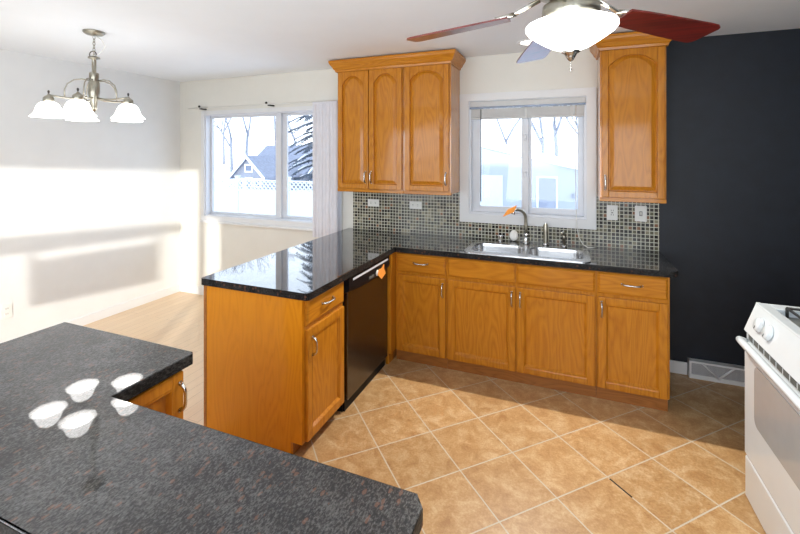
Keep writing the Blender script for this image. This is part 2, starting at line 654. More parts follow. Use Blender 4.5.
YF = -2.05
hole_top = [lw(YF, 0.99), lw(-0.02, 0.828), bw(-4.335, 0.826), bw(-4.335, 0.717), lw(-0.02, 0.719), lw(-0.26, 0.735),
            lw(-0.275, 0.21), lw(-0.9, 0.262), lw(-1.50, 0.322), lw(-1.52, 0.80), lw(YF, 0.835),
            (lw(YF, 0)[0], 0.12), (bw(-4.06, 0)[0], 0.12), bw(-4.06, 1.47), lw(0, 1.46), lw(YF, 1.57)]
hole_thin = [lw(-1.49, 0.718), lw(-0.29, 0.648), lw(-0.29, 0.731), lw(-1.49, 0.795)]
hole_strip = [(bw(-3.965, 0)[0], 0.12), (bw(-3.705, 0)[0], 0.12), bw(-3.72, 0.90), bw(-3.95, 0.935)]
hole_fill = rect(-1.05, 1.25, 0.02, 2.1)  # made-up opening behind the right-hand fill lamp
solo('wall_rear', MB().plate(rect(XL, XR, -0.06, H), [hole_top, hole_thin, hole_strip, hole_fill], REAR - 0.03, REAR, lambda u, v, d: (u, d, v)), 'wall_l',
     'white wall behind the camera with openings cut to shape the sunlight', 'wall', kind='structure')

# an added unseen screen keeps the low sun out of the fill opening
solo('sun_screen_rear', MB().box(-0.25, 3.2, -6.2, -6.1, -0.06, 2.7), 'siding', 'added white screen behind the rear wall, blocking the low sun', 'wall', kind='structure')

# unseen roof over the room, added to shade the garage and yard
solo('roof', MB().prism([(REAR - 0.6, H + 0.12), (0.55, H + 0.12), (0.55, H + 0.25), (-1.85, H + 1.75), (REAR - 0.6, H + 0.25)], XL - 0.5, 9.5, 'yz'), 'houseroof', 'unseen pitched roof over the room, added to shade the yard', 'roof', kind='structure')

# unseen screen wall added on the right to keep sun off the garage
solo('sun_screen_right', MB().box(XR + T + 0.02, 9.5, REAR - 0.1, REAR, -0.06, H + 0.1), 'siding', 'added screen wall to the right, keeping the sun off the garage', 'wall', kind='structure')

# baseboards
solo('baseboard_left', MB().box(XL, XL + 0.014, REAR, 0, 0, 0.09, 0.004), 'trim', 'white baseboard along the sunlit left wall', 'baseboard', kind='structure')
solo('baseboard_back', MB().box(XL + 0.014, -2.045, -0.014, 0, 0, 0.09, 0.004), 'trim', 'white baseboard under the dining window', 'baseboard', kind='structure')
solo('baseboard_accent', MB().box(0.65, 0.836, -0.014, 0, 0, 0.092, 0.004).box(1.24, XR, -0.014, 0, 0, 0.092, 0.004), 'trim',
     'white baseboard at the foot of the navy wall', 'baseboard', kind='structure')


# ------------------------------------------------------------------ windows
def ringplate(mb, o, i, y0, y1):
    return mb.plate(rect(*o), [rect(*i)], y0, y1, lambda u, v, d: (u, d, v))


w1 = thing('window_1', 'wide white sliding window over the dining area', 'window', (-3.0, 0, 0.9), kind='structure')
part('casing', ringplate(MB(), (-4.005, -2.12, 0.875, 2.165), DW_, -0.018, 0.0), 'trim', w1)
part('jamb', ringplate(MB(), DW_, (DW_[0] + .012, DW_[1] - .012, DW_[2] + .012, DW_[3] - .012), 0.0, 0.12), 'vinyl', w1)
fo = (DW_[0] + .012, DW_[1] - .012, DW_[2] + .012, DW_[3] - .012)
s1 = part('sash', ringplate(MB(), (fo[0], -2.93, fo[2], fo[3]), (fo[0] + .022, -3.003, fo[2] + .03, fo[3] - .03), 0.070, 0.095), 'vinyl', w1)
part('pane', MB().box(fo[0] + .022, -3.003, 0.080, 0.084, fo[2] + .03, fo[3] - .03), 'glass', s1)
s2 = part('sash', ringplate(MB(), (-2.945, fo[1], fo[2], fo[3]), (-2.872, fo[1] - .03, fo[2] + .03, fo[3] - .03), 0.097, 0.120), 'vinyl', w1)
part('pane', MB().box(-2.872, fo[1] - .03, 0.107, 0.111, fo[2] + .03, fo[3] - .03), 'glass', s2)
part('sill', MB().box(-4.0, -2.075, -0.045, 0.0, 0.862, 0.885, 0.006), 'trim', w1)

w2 = thing('window_2', 'white sliding window above the sink', 'window', (-0.34, 0, 1.05), kind='structure')
part('casing', MB().plate(rect(-0.905, 0.215, 1.052, 2.20), [rect(*KW_)], -0.018, 0.0, lambda u, v, d: (u, d, v)), 'trim', w2)
fo = (KW_[0] + .02, KW_[1] - .02, KW_[2] + .02, KW_[3] - .02)
part('jamb', ringplate(MB(), KW_, fo, 0.0, 0.11), 'vinyl', w2)
s1 = part('sash', ringplate(MB(), (fo[0], -0.315, fo[2], fo[3]), (-0.735, -0.372, fo[2] + .05, fo[3] - .04), 0.05, 0.078), 'vinyl', w2)
part('pane', MB().box(-0.735, -0.372, 0.062, 0.066, fo[2] + .05, fo[3] - .04), 'glass', s1)
for z in (1.46, 1.78):
    part('latch', MB().box(-0.352, -0.332, 0.03, 0.05, z, z + 0.05, 0.004), 'vinyl', s1)
s2 = part('sash', ringplate(MB(), (-0.335, fo[1], fo[2], fo[3]), (-0.29, 0.08, fo[2] + .05, fo[3] - .04), 0.08, 0.105), 'vinyl', w2)
part('pane', MB().box(-0.29, 0.08, 0.09, 0.094, fo[2] + .05, fo[3] - .04), 'glass', s2)

# raised mini blind in the sink window
bl = thing('window_blind', 'white slatted blind raised to the top of the sink window', 'blind', (-0.34, 0.015, 1.97))
part('headrail', MB().box(-0.815, 0.137, -0.012, 0.035, 2.075, 2.128, 0.006), 'blind_white', bl)
part('rail_edge', MB().box(-0.815, 0.137, -0.018, -0.012, 2.062, 2.080, 0.002), 'steelbar', bl, 'blue-grey metal edge of the headrail')
for k in range(9):
    z = 1.988 + k * 0.0083
    part('slat', MB().box(-0.80, 0.125, -0.008, 0.022, z, z + 0.0076, 0.001), 'blind_white', bl)
part('bottom_rail', MB().box(-0.80, 0.125, -0.010, 0.022, 1.968, 1.986, 0.004), 'blind_white', bl)
for x in (-0.70, -0.33, 0.03):
    part('lift_tape', MB().box(x - 0.009, x + 0.009, -0.011, -0.0085, 1.968, 2.066), 'blind_white', bl)
part('tilt_wand', MB().tube([(-0.715, -0.012, 2.06), (-0.716, -0.006, 1.24)], 0.0045, 8), 'grey_slot', bl, 'thin grey tilt wand')
cpts = [(0.062, -0.014, 2.065), (0.062, -0.014, 1.6), (0.064, -0.022, 1.25), (0.07, -0.03, 1.08), (0.085, -0.05, 0.99), (0.115, -0.085, 0.938),
        (0.15, -0.11, 0.9235), (0.185, -0.10, 0.923), (0.215, -0.07, 0.923)]
part('pull_cord', MB().tube(cpts, 0.0032, 7), 'cord', bl, 'white pull cord trailing onto the counter')

# curtain rod and stacked vertical blind at the dining window
rod = thing('curtain_rod', 'thin pale curtain rod above the dining window', 'curtain rod', (-3.2, -0.05, 2.2))
part('rod', MB().tube([(-4.16, -0.06, 2.197), (-2.03, -0.06, 2.197)], 0.006, 10), 'cord', rod)
for x in (-3.955, -2.98):
    part('bracket', MB().box(x - .018, x + .018, -0.075, 0.0, 2.180, 2.194, 0.003), 'darkmetal', rod)
    part('bracket_knob', MB().lathe([(0.0, -0.014), (0.013, -0.008), (0.013, 0.008), (0.0, 0.014)], (x - 0.08, -0.02, 2.222), 12), 'darkmetal', rod)

vb = thing('vertical_blind', 'grey-white vertical blind stacked at the right of the dining window', 'blind', (-2.32, -0.06, 0.8))
part('headrail', MB().box(-2.41, -2.12, -0.108, -0.085, 2.165, 2.19, 0.004), 'blind', vb)
for k in range(7):
    x = -2.386 + k * 0.0405
    pts = []
    for j in range(7):
        u = j / 6 - 0.5
        pts.append((x + u * 0.050, -0.10 - 0.014 * (1 - 4 * u * u) + 0.004 * (k % 2)))
    pts += [(p[0], p[1] + 0.003) for p in reversed(pts)]
    part('vane', MB().prism(pts, 0.82, 2.167, 'xy'), 'blind', vb)


# ------------------------------------------------------------------ cabinets
def faceY(y0):     # local u -> x, w outwards -> -y
    return lambda c: (c.x, y0 - c.y, c.z)


def faceX(x0):     # local u -> y, w outwards -> +x
    return lambda c: (x0 + c.y, c.x, c.z)


def pull(mb, u, v, w, length, vertical):
    n = 12
    pts, rs = [], []
    for i in range(n + 1):
        s = i / n
        a = (s - 0.5) * length
        out = w + 0.004 + 0.024 * (1 - (2 * s - 1) ** 4) if 0 < i < n else w
        pts.append((u, out, v + a) if vertical else (u + a, out, v))
        rs.append(0.0054 + 0.0024 * abs(2 * s - 1) ** 2)
    mb.tube(pts, rs, 8)
    for e in (-0.5, 0.5):
        if vertical:
            mb.box(u - .007, u + .007, w - .001, w + .004, v + e * length - .007, v + e * length + .007, .0015)
        else:
            mb.box(u + e * length - .007, u + e * length + .007, w - .001, w + .004, v - .007, v + .007, .0015)
    return mb


def door_panel(xf, u0, u1, v0, v1, arch=0.0, st=0.047, th=0.02):
    """frame-and-panel door lying on the face plane w=0"""
    mb = MB(xf)
    b = 0.005
    mb.box(u0, u0 + st, 0, th, v0, v1, b)
    mb.box(u1 - st, u1, 0, th, v0, v1, b)
    mb.box(u0 + st - .001, u1 - st + .001, 0, th, v0, v0 + st, b)
    iu0, iu1, iv0 = u0 + st, u1 - st, v0 + st
    cu, hw = (iu0 + iu1) / 2, (iu1 - iu0) / 2
    if arch:
        vs = v1 - st * 0.9 - arch

        def top(hw_, off):
            return [(cu + hw_ * (1 - k / 9), vs - off * 0.75 + arch * (1 - abs(1 - k / 9) ** 2.3)) for k in range(19)]
        arc = top(hw, 0)
        poly = [(iu0 - .001, v1), (iu1 + .001, v1)] + [(min(p[0], iu1 + .001), p[1]) for p in arc]
        mb.prism(poly, 0, th, 'xz', 0.003)
    else:
        vs = v1 - st
        mb.box(u0 + st - .001, u1 - st + .001, 0, th, v1 - st, v1, b)

        def top(hw_, off):
            return [(cu + hw_, vs - off), (cu - hw_, vs - off)]

    def loop(ins, w):
        p = [(cu - hw + ins, iv0 + ins), (cu + hw - ins, iv0 + ins)] + top(hw - ins, ins)
        return [(q[0], w, q[1]) for q in p]
    if arch:
        lp = [loop(-0.001, 0.0195), loop(0.003, 0.003), loop(0.007, 0.003), loop(0.036, 0.016)]
    else:
        lp = [loop(-0.0015, 0.0195), loop(0.004, 0.0195), loop(0.013, 0.009), loop(0.017, 0.0045), loop(0.021, 0.0045)]
    mb.loft(lp, 'end')
    return mb


def drawer_front(xf, u0, u1, v0, v1, th=0.02):
    mb = MB(xf)
    l = [[(u0, 0, v0), (u1, 0, v0), (u1, 0, v1), (u0, 0, v1)]]
    for ins, w in ((0, th * .6), (0.006, th * .8), (0.012, th), ):
        l.append([(u0 + ins, w, v0 + ins), (u1 - ins, w, v0 + ins), (u1 - ins, w, v1 - ins), (u0 + ins, w, v1 - ins)])
    return mb.loft(l, True)


PULL_G = 'nickel'


def upper_cabinet(label, x0, x1, doors, pulls):
    r = thing('wall_cabinet', label, 'cabinet', ((x0 + x1) / 2, 0, 1.32))
    z0, z1 = 1.32, 2.44
    part('body', MB().box(x0, x1, -0.31, -0.002, z0, z1, 0.002), 'oak_side', r)
    part('bottom_rail', MB().box(x0, x1, -0.315, -0.292, z0 - 0.006, z0 + 0.022, 0.002), 'oak_hx', r)
    xf = faceY(-0.31)
    for (u0, u1), pu in zip(doors, pulls):
        d = part('door', door_panel(xf, u0, u1, z0 + 0.025, z1 - 0.02, 0.075, 0.047), 'oak_v', r)
        part('handle', pull(MB(xf), pu, 1.452, 0.02, 0.10, True), PULL_G, d, 'curved nickel pull')
    return r


upper_cabinet('double-door oak wall cabinet beside the vertical blind', -1.995, -1.336,
              [(-1.985, -1.672), (-1.664, -1.346)], [-1.697, -1.640])
upper_cabinet('single-door oak wall cabinet left of the sink window', -1.334, -0.907, [(-1.318, -0.922)], [-0.948])
upper_cabinet('tall single-door oak wall cabinet right of the sink window', 0.222, 0.645, [(0.232, 0.634)], [0.256])


def crown(label, x0, x1):
    prof = [(0.0, 2.42), (0.008, 2.42), (0.012, 2.437), (0.022, 2.445), (0.034, 2.468), (0.050, 2.49), (0.056, 2.505), (0.056, 2.522), (0.0, 2.522)]
    mb = MB()
    loops = []
    for (o, z) in prof:
        loops.append([(x0 - o, 0.0, z), (x0 - o, -0.331 - o, z), (x1 + o, -0.331 - o, z), (x1 + o, 0.0, z)])
    mb.loft(loops, False, False)
    # closed top board
    o = 0.056
    mb.box(x0 - o + .002, x1 + o - .002, -0.331 - o + .002, -0.001, 2.505, 2.521)
    solo('crown_moulding', mb, 'oak_hx', label, 'moulding', ((x0 + x1) / 2, 0, 2.42))


crown('long oak crown moulding over the left wall cabinets', -1.995, -0.907)
crown('short oak crown moulding over the right wall cabinet', 0.222, 0.645)

FY = -0.60        # base cabinet face frame (doors stand 20 mm proud)
FX = -1.332       # peninsula face frame
ZC = 0.878


def base_cabinet(name, label, box, xf, xfrange, doors, drawers, toe_mat='oak_dark'):
    x0, x1, y0, y1 = box
    r = thing(name, label, 'cabinet', ((x0 + x1) / 2, (y0 + y1) / 2, 0))
    if 'sink cabinet' in label:       # open above, for the bowls
        part('body', MB().box(x0, x1, y0, y1, 0.085, 0.66).box(x0, x1, y0, y0 + .02, 0.66, ZC).box(x0, x0 + .02, y0 + .02, y1, 0.66, ZC).box(x1 - .02, x1, y0 + .02, y1, 0.66, ZC), 'oak_v', r)
    else:
        part('body', MB().box(x0, x1, y0, y1, 0.085, ZC, 0.001), 'oak_v', r)
    for d in doors:
        u0, u1, v0, v1, pu, pv = d
        o = part('door', door_panel(xf, u0, u1, v0, v1), 'oak_v', r)
        if pu is not None:
            part('handle', pull(MB(xf), pu, pv, 0.02, 0.10, True), PULL_G, o, 'curved nickel pull')
    for d in drawers:
        u0, u1, v0, v1, hp, nm = d
        o = part(nm, drawer_front(xf, u0, u1, v0, v1), xfrange, r)
        if hp:
            part('handle', pull(MB(xf), (u0 + u1) / 2, (v0 + v1) / 2 + .005, 0.02, 0.115, False), PULL_G, o, 'curved nickel pull')
    return r


def toe(r, x0, x1, y0, y1, mat='oak_dark'):
    part('toe_board', MB().box(x0, x1, y0, y1, 0, 0.085), mat, r)


xf = faceY(FY)
c1 = base_cabinet('base_cabinet', 'oak base cabinet in the corner beside the dishwasher', (-1.289, -0.863, FY, -0.003), xf, 'oak_hx',
                  [(-1.272, -0.872, 0.088, 0.700, -0.893, 0.610)], [(-1.272, -0.872, 0.724, 0.866, True, 'drawer')])
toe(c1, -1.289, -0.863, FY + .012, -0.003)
c2 = base_cabinet('base_cabinet', 'wide two-door oak sink cabinet under the sink', (-0.861, 0.180, FY, -0.003), xf, 'oak_hx',
                  [(-0.852, -0.351, 0.088, 0.700, -0.375, 0.612), (-0.339, 0.172, 0.088, 0.700, -0.316, 0.612)],
                  [(-0.852, -0.351, 0.724, 0.866, False, 'false_drawer_front'), (-0.339, 0.172, 0.724, 0.866, False, 'false_drawer_front')])
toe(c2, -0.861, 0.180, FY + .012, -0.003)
c3 = base_cabinet('base_cabinet', 'oak base cabinet at the right end beside the navy wall', (0.182, 0.609, FY, -0.003), xf, 'oak_hx',
                  [(0.190, 0.596, 0.088, 0.700, 0.213, 0.618)], [(0.190, 0.596, 0.724, 0.866, True, 'drawer')])
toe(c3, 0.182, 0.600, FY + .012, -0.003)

xf = faceX(FX)
c4 = base_cabinet('base_cabinet', 'oak cabinet at the end of the peninsula with a broad plain end panel', (-2.012, FX, -1.812, -1.392), xf, 'oak_hy',
                  [(-1.806, -1.402, 0.088, 0.700, -1.762, 0.598)], [(-1.806, -1.402, 0.724, 0.866, True, 'drawer')])
part('end_panel', MB().prism([(-2.032, 0.0), (-1.405, 0.0), (-1.405, 0.085), (FX, 0.085), (FX, ZC), (-2.032, ZC)], -1.832, -1.812, 'xz'), 'oak_panel', c4)
part('stile_edge', MB().box(-2.034, -2.012, -1.8345, -1.80, 0.0, ZC, 0.001), 'oak_dark', c4)
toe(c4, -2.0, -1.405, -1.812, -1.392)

cc_ = thing('corner_cabinet', 'oak corner cabinet with narrow filler strips between dishwasher and sink run', 'cabinet', (-1.66, -0.35, 0))
part('body', MB().box(-2.03, -1.291, -0.695, -0.003, 0.085, ZC).box(-2.03, -1.97, -1.39, -0.695, 0.0, ZC), 'oak_v', cc_)
part('filler_strip', MB().box(-1.336, -1.312, -0.697, -0.602, 0.0, 0.872, 0.002), 'oak_v', cc_)
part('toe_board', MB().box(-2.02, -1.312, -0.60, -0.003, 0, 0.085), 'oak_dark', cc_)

# dishwasher
dw = thing('dishwasher', 'dark stainless dishwasher with black control panel in the peninsula', 'dishwasher', (-1.62, -1.04, 0))
y0, y1 = -1.372, -0.712
part('tub', MB().box(-1.95, -1.345, y0, y1, 0.0, 0.872), 'black_plastic', dw)
part('door', MB().box(-1.345, -1.312, y0 + .012, y1 - .004, 0.075, 0.79, 0.004), 'dw_steel', dw)
cp = part('control_panel', MB().prism([(-1.345, 0.872), (-1.310, 0.872), (-1.296, 0.855), (-1.292, 0.80), (-1.300, 0.775), (-1.345, 0.745)], y0 + .005, y1, 'xz', 0.003)
          if False else MB().loft([[(x, y, z) for (x, z) in ((-1.345, 0.872), (-1.312, 0.872), (-1.300, 0.862), (-1.297, 0.80 + dz), (-1.303, 0.778 + dz), (-1.345, 0.76 + dz))]
                                   for (y, dz) in [(y0 + .005 + (y1 - y0 - .005) * k / 12, -0.022 * (1 - ((k - 6) / 6) ** 2)) for k in range(13)]], True), 'black_plastic', dw)
part('trim_strip', MB().box(-1.300, -1.2965, y0 + .06, y1 - .03, 0.836, 0.850, 0.001), 'satin_strip', cp, 'bright silver strip')
part('latch', MB().box(-1.300, -1.294, -1.08, -1.00, 0.775, 0.795, 0.003), 'grey_slot', cp)
part('toe_kick', MB().box(-1.36, -1.335, y0 + .01, y1 - .004, 0.0, 0.07), 'black_plastic', dw)

# ------------------------------------------------------------------ worktops


def arc(cx, cy, r, a0, a1, n=6):
    return [(cx + r * cos(radians(a0 + (a1 - a0) * k / n)), cy + r * sin(radians(a0 + (a1 - a0) * k / n))) for k in range(n + 1)]


SB = [(-0.705, 0.115, -0.575, -0.255)]
outl = [(-2.045, -0.001)] + arc(-2.025, -1.832, 0.02, 180, 270) + arc(-1.302, -1.832, 0.022, 270, 360) + [(-1.280, -0.640)] + \
       arc(0.61, -0.595, 0.045, 270, 360) + [(0.655, -0.001)]
sink_hole = arc(-0.655, -0.525, 0.05, 180, 270) + arc(0.075, -0.525, 0.05, 270, 360) + arc(0.02, -0.30, 0.09, 0, 90) + arc(-0.60, -0.30, 0.09, 90, 180)
mb = MB().plate(outl, [sink_hole], ZC, 0.918, lambda u, v, d: (u, v, d))
wt = solo('worktop', mb, 'granite', 'polished black granite worktop around the sink and along the peninsula', 'countertop', (-0.7, -0.4, ZC))


def honed_edge(o):
    o.data.materials.append(M['granite_edge'])
    for p in o.data.polygons:
        if abs(p.normal.z) < 0.5:
            p.material_index = 1


honed_edge(wt)

out2 = [(-2.07, -3.255), (-0.315, -3.255), (-0.283, -3.225), (-0.283, -2.905), (-0.305, -2.875), (-1.297, -2.875), (-1.297, -2.578), (-1.31, -2.565), (-2.07, -2.565)]
mb = MB().plate(out2, [], ZC, 0.918, lambda u, v, d: (u, v, d))
bmesh.ops.bevel(mb.bm, geom=[e for e in mb.bm.edges if all(abs(v.co.z - 0.918) < 1e-4 for v in e.verts) and len({round(f.normal.z, 2) for f in e.link_faces}) > 0
                             and any(all(abs(v.co.z - 0.918) < 1e-4 for v in f.verts) for f in e.link_faces) and any(not all(abs(v.co.z - 0.918) < 1e-4 for v in f.verts) for f in e.link_faces)],
                offset=0.005, segments=2, affect='EDGES', profile=0.5)
bc = solo('breakfast_counter', mb, 'granite_fore', 'large speckled granite L-shaped counter in the foreground', 'countertop', (-1.2, -2.9, ZC))

honed_edge(bc)

xf = faceX(-1.335)
c5 = base_cabinet('base_cabinet', 'low oak cabinet with a curved pull under the foreground counter', (-2.03, -1.335, -2.87, -2.595), xf, 'oak_hy',
                  [(-2.866, -2.600, 0.088, 0.862, -2.618, 0.775)], [])
toe(c5, -2.0, -1.40, -2.87, -2.60)
c6 = thing('base_cabinet', 'oak cabinet under the long arm of the foreground counter', 'cabinet', (-1.2, -3.06, 0))
part('body', MB().box(-2.03, -0.31, -3.22, -2.905, 0.0, ZC, 0.002), 'oak_v', c6)

# backsplash
bk = MB().plate([(-1.994, 0.918), (0.654, 0.918), (0.654, 1.318), (0.218, 1.318), (0.218, 1.049), (-0.908, 1.049), (-0.908, 1.318), (-1.994, 1.318)],
                [], -0.008, -0.001, lambda u, v, d: (u, d, v))
solo('mosaic_backsplash', bk, 'mosaic', 'small square glass mosaic backsplash between worktop and wall cabinets', 'backsplash', (0, 0, 0.918))


# ------------------------------------------------------------------ outlets and switches
def outlet(name, label, u, v, w, h, style, xf, cat='outlet', group=None):
    loc = xf(Vector((u, 0, v - h / 2)))
    r = thing(name, label, cat, loc, group)
    part('plate', MB(xf).box(u - w / 2, u + w / 2, 0, 0.006, v - h / 2, v + h / 2, 0.0025), 'plastic_white', r)
    if style == 'duplex_h':
        for du in (-0.024, 0.024):
            f = part('socket', MB(xf).box(u + du - .017, u + du + .017, 0.006, 0.0085, v - .015, v + .015, 0.001), 'plastic_white', r)
            part('slot', MB(xf).box(u + du - .009, u + du + .006, 0.0085, 0.0092, v + .005, v + .008).box(u + du - .007, u + du + .006, 0.0085, 0.0092, v - .008, v - .005), 'grey_slot', f)
    elif style == 'duplex_v':
        for dv in (-0.022, 0.022):
            f = part('socket', MB(xf).box(u - .016, u + .016, 0.006, 0.0085, v + dv - .015, v + dv + .015, 0.001), 'plastic_white', r)
            part('slot', MB(xf).box(u - .008, u - .005, 0.0085, 0.0092, v + dv - .005, v + dv + .008).box(u + .005, u + .008, 0.0085, 0.0092, v + dv - .005, v + dv + .008), 'grey_slot', f)
    elif style == 'decora':
        f = part('socket', MB(xf).box(u - .017, u + .017, 0.006, 0.0085, v - .034, v + .034, 0.001), 'plastic_white', r)
        part('slot', MB(xf).box(u - .009, u - .005, 0.0085, 0.0092, v + .012, v + .024).box(u + .005, u + .009, 0.0085, 0.0092, v + .012, v + .024)
             .box(u - .009, u - .005, 0.0085, 0.0092, v - .022, v - .010).box(u + .005, u + .009, 0.0085, 0.0092, v - .022, v - .010)
             .box(u - .007, u + .007, 0.0085, 0.0095, v - .004, v + .004), 'grey_slot', f)
    else:
        part('toggle', MB(xf).loft([[(u - .006, .006, v - .014), (u + .006, .006, v - .014), (u + .006, .006, v + .014), (u - .006, .006, v + .014)],
                                    [(u - .005, .020, v + .004), (u + .005, .020, v + .004), (u + .005, .016, v + .013), (u - .005, .016, v + .013)]]), 'plastic_white', r)
        part('toggle_slot', MB(xf).box(u - .010, u + .010, 0.006, 0.0066, v - .018, v + .018), 'grey_slot', r)
    return r


bs = faceY(-0.008)
outlet('wall_outlet', 'white horizontal outlet below the double-door wall cabinet, nearer the blind', -1.768, 1.183, 0.122, 0.072, 'duplex_h', bs)
outlet('wall_outlet', 'white horizontal outlet below the single-door cabinet left of the window', -1.33, 1.180, 0.122, 0.072, 'duplex_h', bs)
outlet('wall_outlet', 'white upright outlet on the mosaic just right of the sink window', 0.330, 1.195, 0.078, 0.118, 'decora', bs)
outlet('light_switch', 'white light switch on the mosaic nearest the navy wall', 0.530, 1.197, 0.082, 0.122, 'toggle', bs, 'switch')
lwf = lambda c: (XL + c.y, c.x, c.z)
outlet('wall_outlet', 'white outlet low on the sunlit left wall', -1.70, 0.345, 0.078, 0.118, 'duplex_v', lwf)

# floor register on the navy wall
vr = thing('floor_register', 'white wire-mesh floor register at the foot of the navy wall', 'vent', (1.03, -0.02, 0))
vx0, vx1, vy = 0.84, 1.235, -0.045
part('mesh_panel', MB().box(vx0 + .012, vx1 - .012, vy + .006, vy + .010, 0.025, 0.115), 'mesh', vr)
part('frame', MB().plate(rect(vx0, vx1, 0.0, 0.128), [rect(vx0 + .014, vx1 - .014, 0.028, 0.114)], vy - .004, vy + .012, lambda u, v, d: (u, d, v))
     .box(vx0, vx0 + .006, vy, 0, 0, 0.128).box(vx1 - .006, vx1, vy, 0, 0, 0.128).box(vx0, vx1, vy, 0, 0.122, 0.128), 'trim', vr)
for (xa, za, xb, zb) in ((0.925, 0.118, 1.02, 0.024), (1.02, 0.024, 1.115, 0.118)):
    part('brace', MB().tube([(xa, vy - .004, za), (xb, vy - .004, zb)], 0.0075, 6), 'trim', vr)

# ------------------------------------------------------------------ sink and what stands round it
sk = thing('sink', 'double-bowl stainless steel sink set in the granite worktop', 'sink', (-0.3, -0.4, 0.72))


def rrect(x0, x1, y0, y1, r, n=5):
    return arc(x0 + r, y0 + r, r, 180, 270, n) + arc(x1 - r, y0 + r, r, 270, 360, n) + arc(x1 - r, y1 - r, r, 0, 90, n) + arc(x0 + r, y1 - r, r, 90, 180, n)


outer = rrect(-0.735, 0.150, -0.618, -0.222, 0.055)
b1, b2 = (-0.695, -0.315, -0.560, -0.262), (-0.272, 0.108, -0.560, -0.262)
part('rim', MB().plate(outer, [rrect(*b1, 0.07), rrect(*b2, 0.07)], 0.9182, 0.925, lambda u, v, d: (u, v, d)), 'steel', sk)
for b in (b1, b2):
    lp = []
    for z, ins, r in ((0.924, 0.0, 0.07), (0.90, 0.004, 0.068), (0.76, 0.010, 0.06), (0.735, 0.03, 0.05), (0.733, 0.12, 0.03)):
        lp.append([(p[0], p[1], z) for p in rrect(b[0] + ins, b[1] - ins, b[2] + ins, b[3] - ins, r)])
    mbb = MB()
    mbb.loft(lp, False, True, True)
    mbb.bm.faces.new([v for v in list(mbb.bm.verts)[-len(lp[0]):]])
    bo = part('bowl', mbb, 'steel', sk)
    part('drain', MB().lathe([(0.0, 0.737), (0.03, 0.737), (0.036, 0.735)], ((b[0] + b[1]) / 2, (b[2] + b[3]) / 2, 0), 16), 'darkmetal', bo)

fc = thing('faucet', 'grey metal gooseneck kitchen faucet behind the sink', 'faucet', (-0.32, -0.11, 0.918))
part('base', MB().lathe([(0.0, 0.918), (0.027, 0.918), (0.027, 0.926), (0.019, 0.934), (0.017, 0.985), (0.02, 0.99), (0.014, 1.0), (0.0, 1.0)], (-0.32, -0.11, 0), 16), 'chrome', fc)
gp = [(-0.32, -0.11, 0.995), (-0.32, -0.11, 1.06), (-0.322, -0.112, 1.12)]
for k in range(1, 9):
    a = pi * 0.62 * k / 8
    gp.append((-0.322 - 0.062 * (1 - cos(a)), -0.112 - 0.075 * (1 - cos(a)), 1.12 + 0.085 * sin(a)))
part('spout', MB().tube(gp, [0.0125] * 6 + [0.0115] * 3 + [0.011] * 2, 12), 'aged_nickel', fc)
e = gp[-1]
part('spray_head', MB().tube([e, (e[0] - .006, e[1] - .008, e[2] - 0.03)], [0.013, 0.015], 12), 'chrome', fc)
tg = thing('paper_tag', 'orange paper tag hanging on the faucet spout', 'tag', (e[0], e[1], e[2]))
R22 = radians(21.8)
rx, ry = cos(R22), sin(R22)
tc_ = Vector((e[0] - 0.012, e[1] - 0.022, e[2] + 0.0))
q = []
for (a, bz) in ((-0.075, -0.048), (0.015, -0.010), (0.042, 0.048), (-0.035, 0.012)):
    q.append(tc_ + Vector((rx * a, ry * a, bz)))
nrm = Vector((ry, -rx, 0)) * 0.0015
part('card', MB().loft([[p + nrm for p in q], [p - nrm for p in q]], True), 'orange', tg)
part('string', MB().tube([q[2], Vector(e) + Vector((0, 0, 0.012))], 0.0015, 6), 'cord', tg)

so = thing('soap_dispenser', 'tall grey metal pump dispenser right of the faucet', 'dispenser', (-0.165, -0.12, 0.918))
part('base', MB().lathe([(0.0, 0.918), (0.026, 0.918), (0.026, 0.928), (0.019, 0.936), (0.0, 0.936)], (-0.165, -0.12, 0), 16), 'chrome', so)
part('body', MB().lathe([(0.017, 0.93), (0.019, 0.97), (0.016, 1.0), (0.018, 1.03), (0.0175, 1.08), (0.012, 1.095), (0.0, 1.097)], (-0.165, -0.12, 0), 16), 'aged_nickel', so)
sp = thing('side_sprayer', 'chrome side sprayer right of the pump dispenser', 'sprayer', (-0.025, -0.13, 0.918))
part('base', MB().lathe([(0.0, 0.918), (0.024, 0.918), (0.022, 0.926), (0.012, 0.932), (0.0, 0.932)], (-0.025, -0.13, 0), 16), 'chrome', sp)
part('stem', MB().tube([(-0.025, -0.13, 0.93), (-0.025, -0.13, 0.99), (-0.027, -0.135, 1.015)], [0.010, 0.011, 0.013], 12), 'aged_nickel', sp)
part('nozzle', MB().tube([(-0.020, -0.125, 1.01), (-0.035, -0.15, 1.03), (-0.047, -0.175, 1.025)], [0.013, 0.015, 0.011], 12), 'aged_nickel', sp)
va = thing('water_valve', 'small chrome valve with a cross handle left of the soap dish', 'valve', (-0.53, -0.11, 0.918))
part('base', MB().lathe([(0.0, 0.918), (0.02, 0.918), (0.02, 0.926), (0.010, 0.934), (0.009, 0.962), (0.0, 0.962)], (-0.53, -0.11, 0), 14), 'chrome', va)
part('handle', MB().tube([(-0.565, -0.11, 0.968), (-0.495, -0.112, 0.964)], [0.006, 0.007], 8), 'chrome', va)
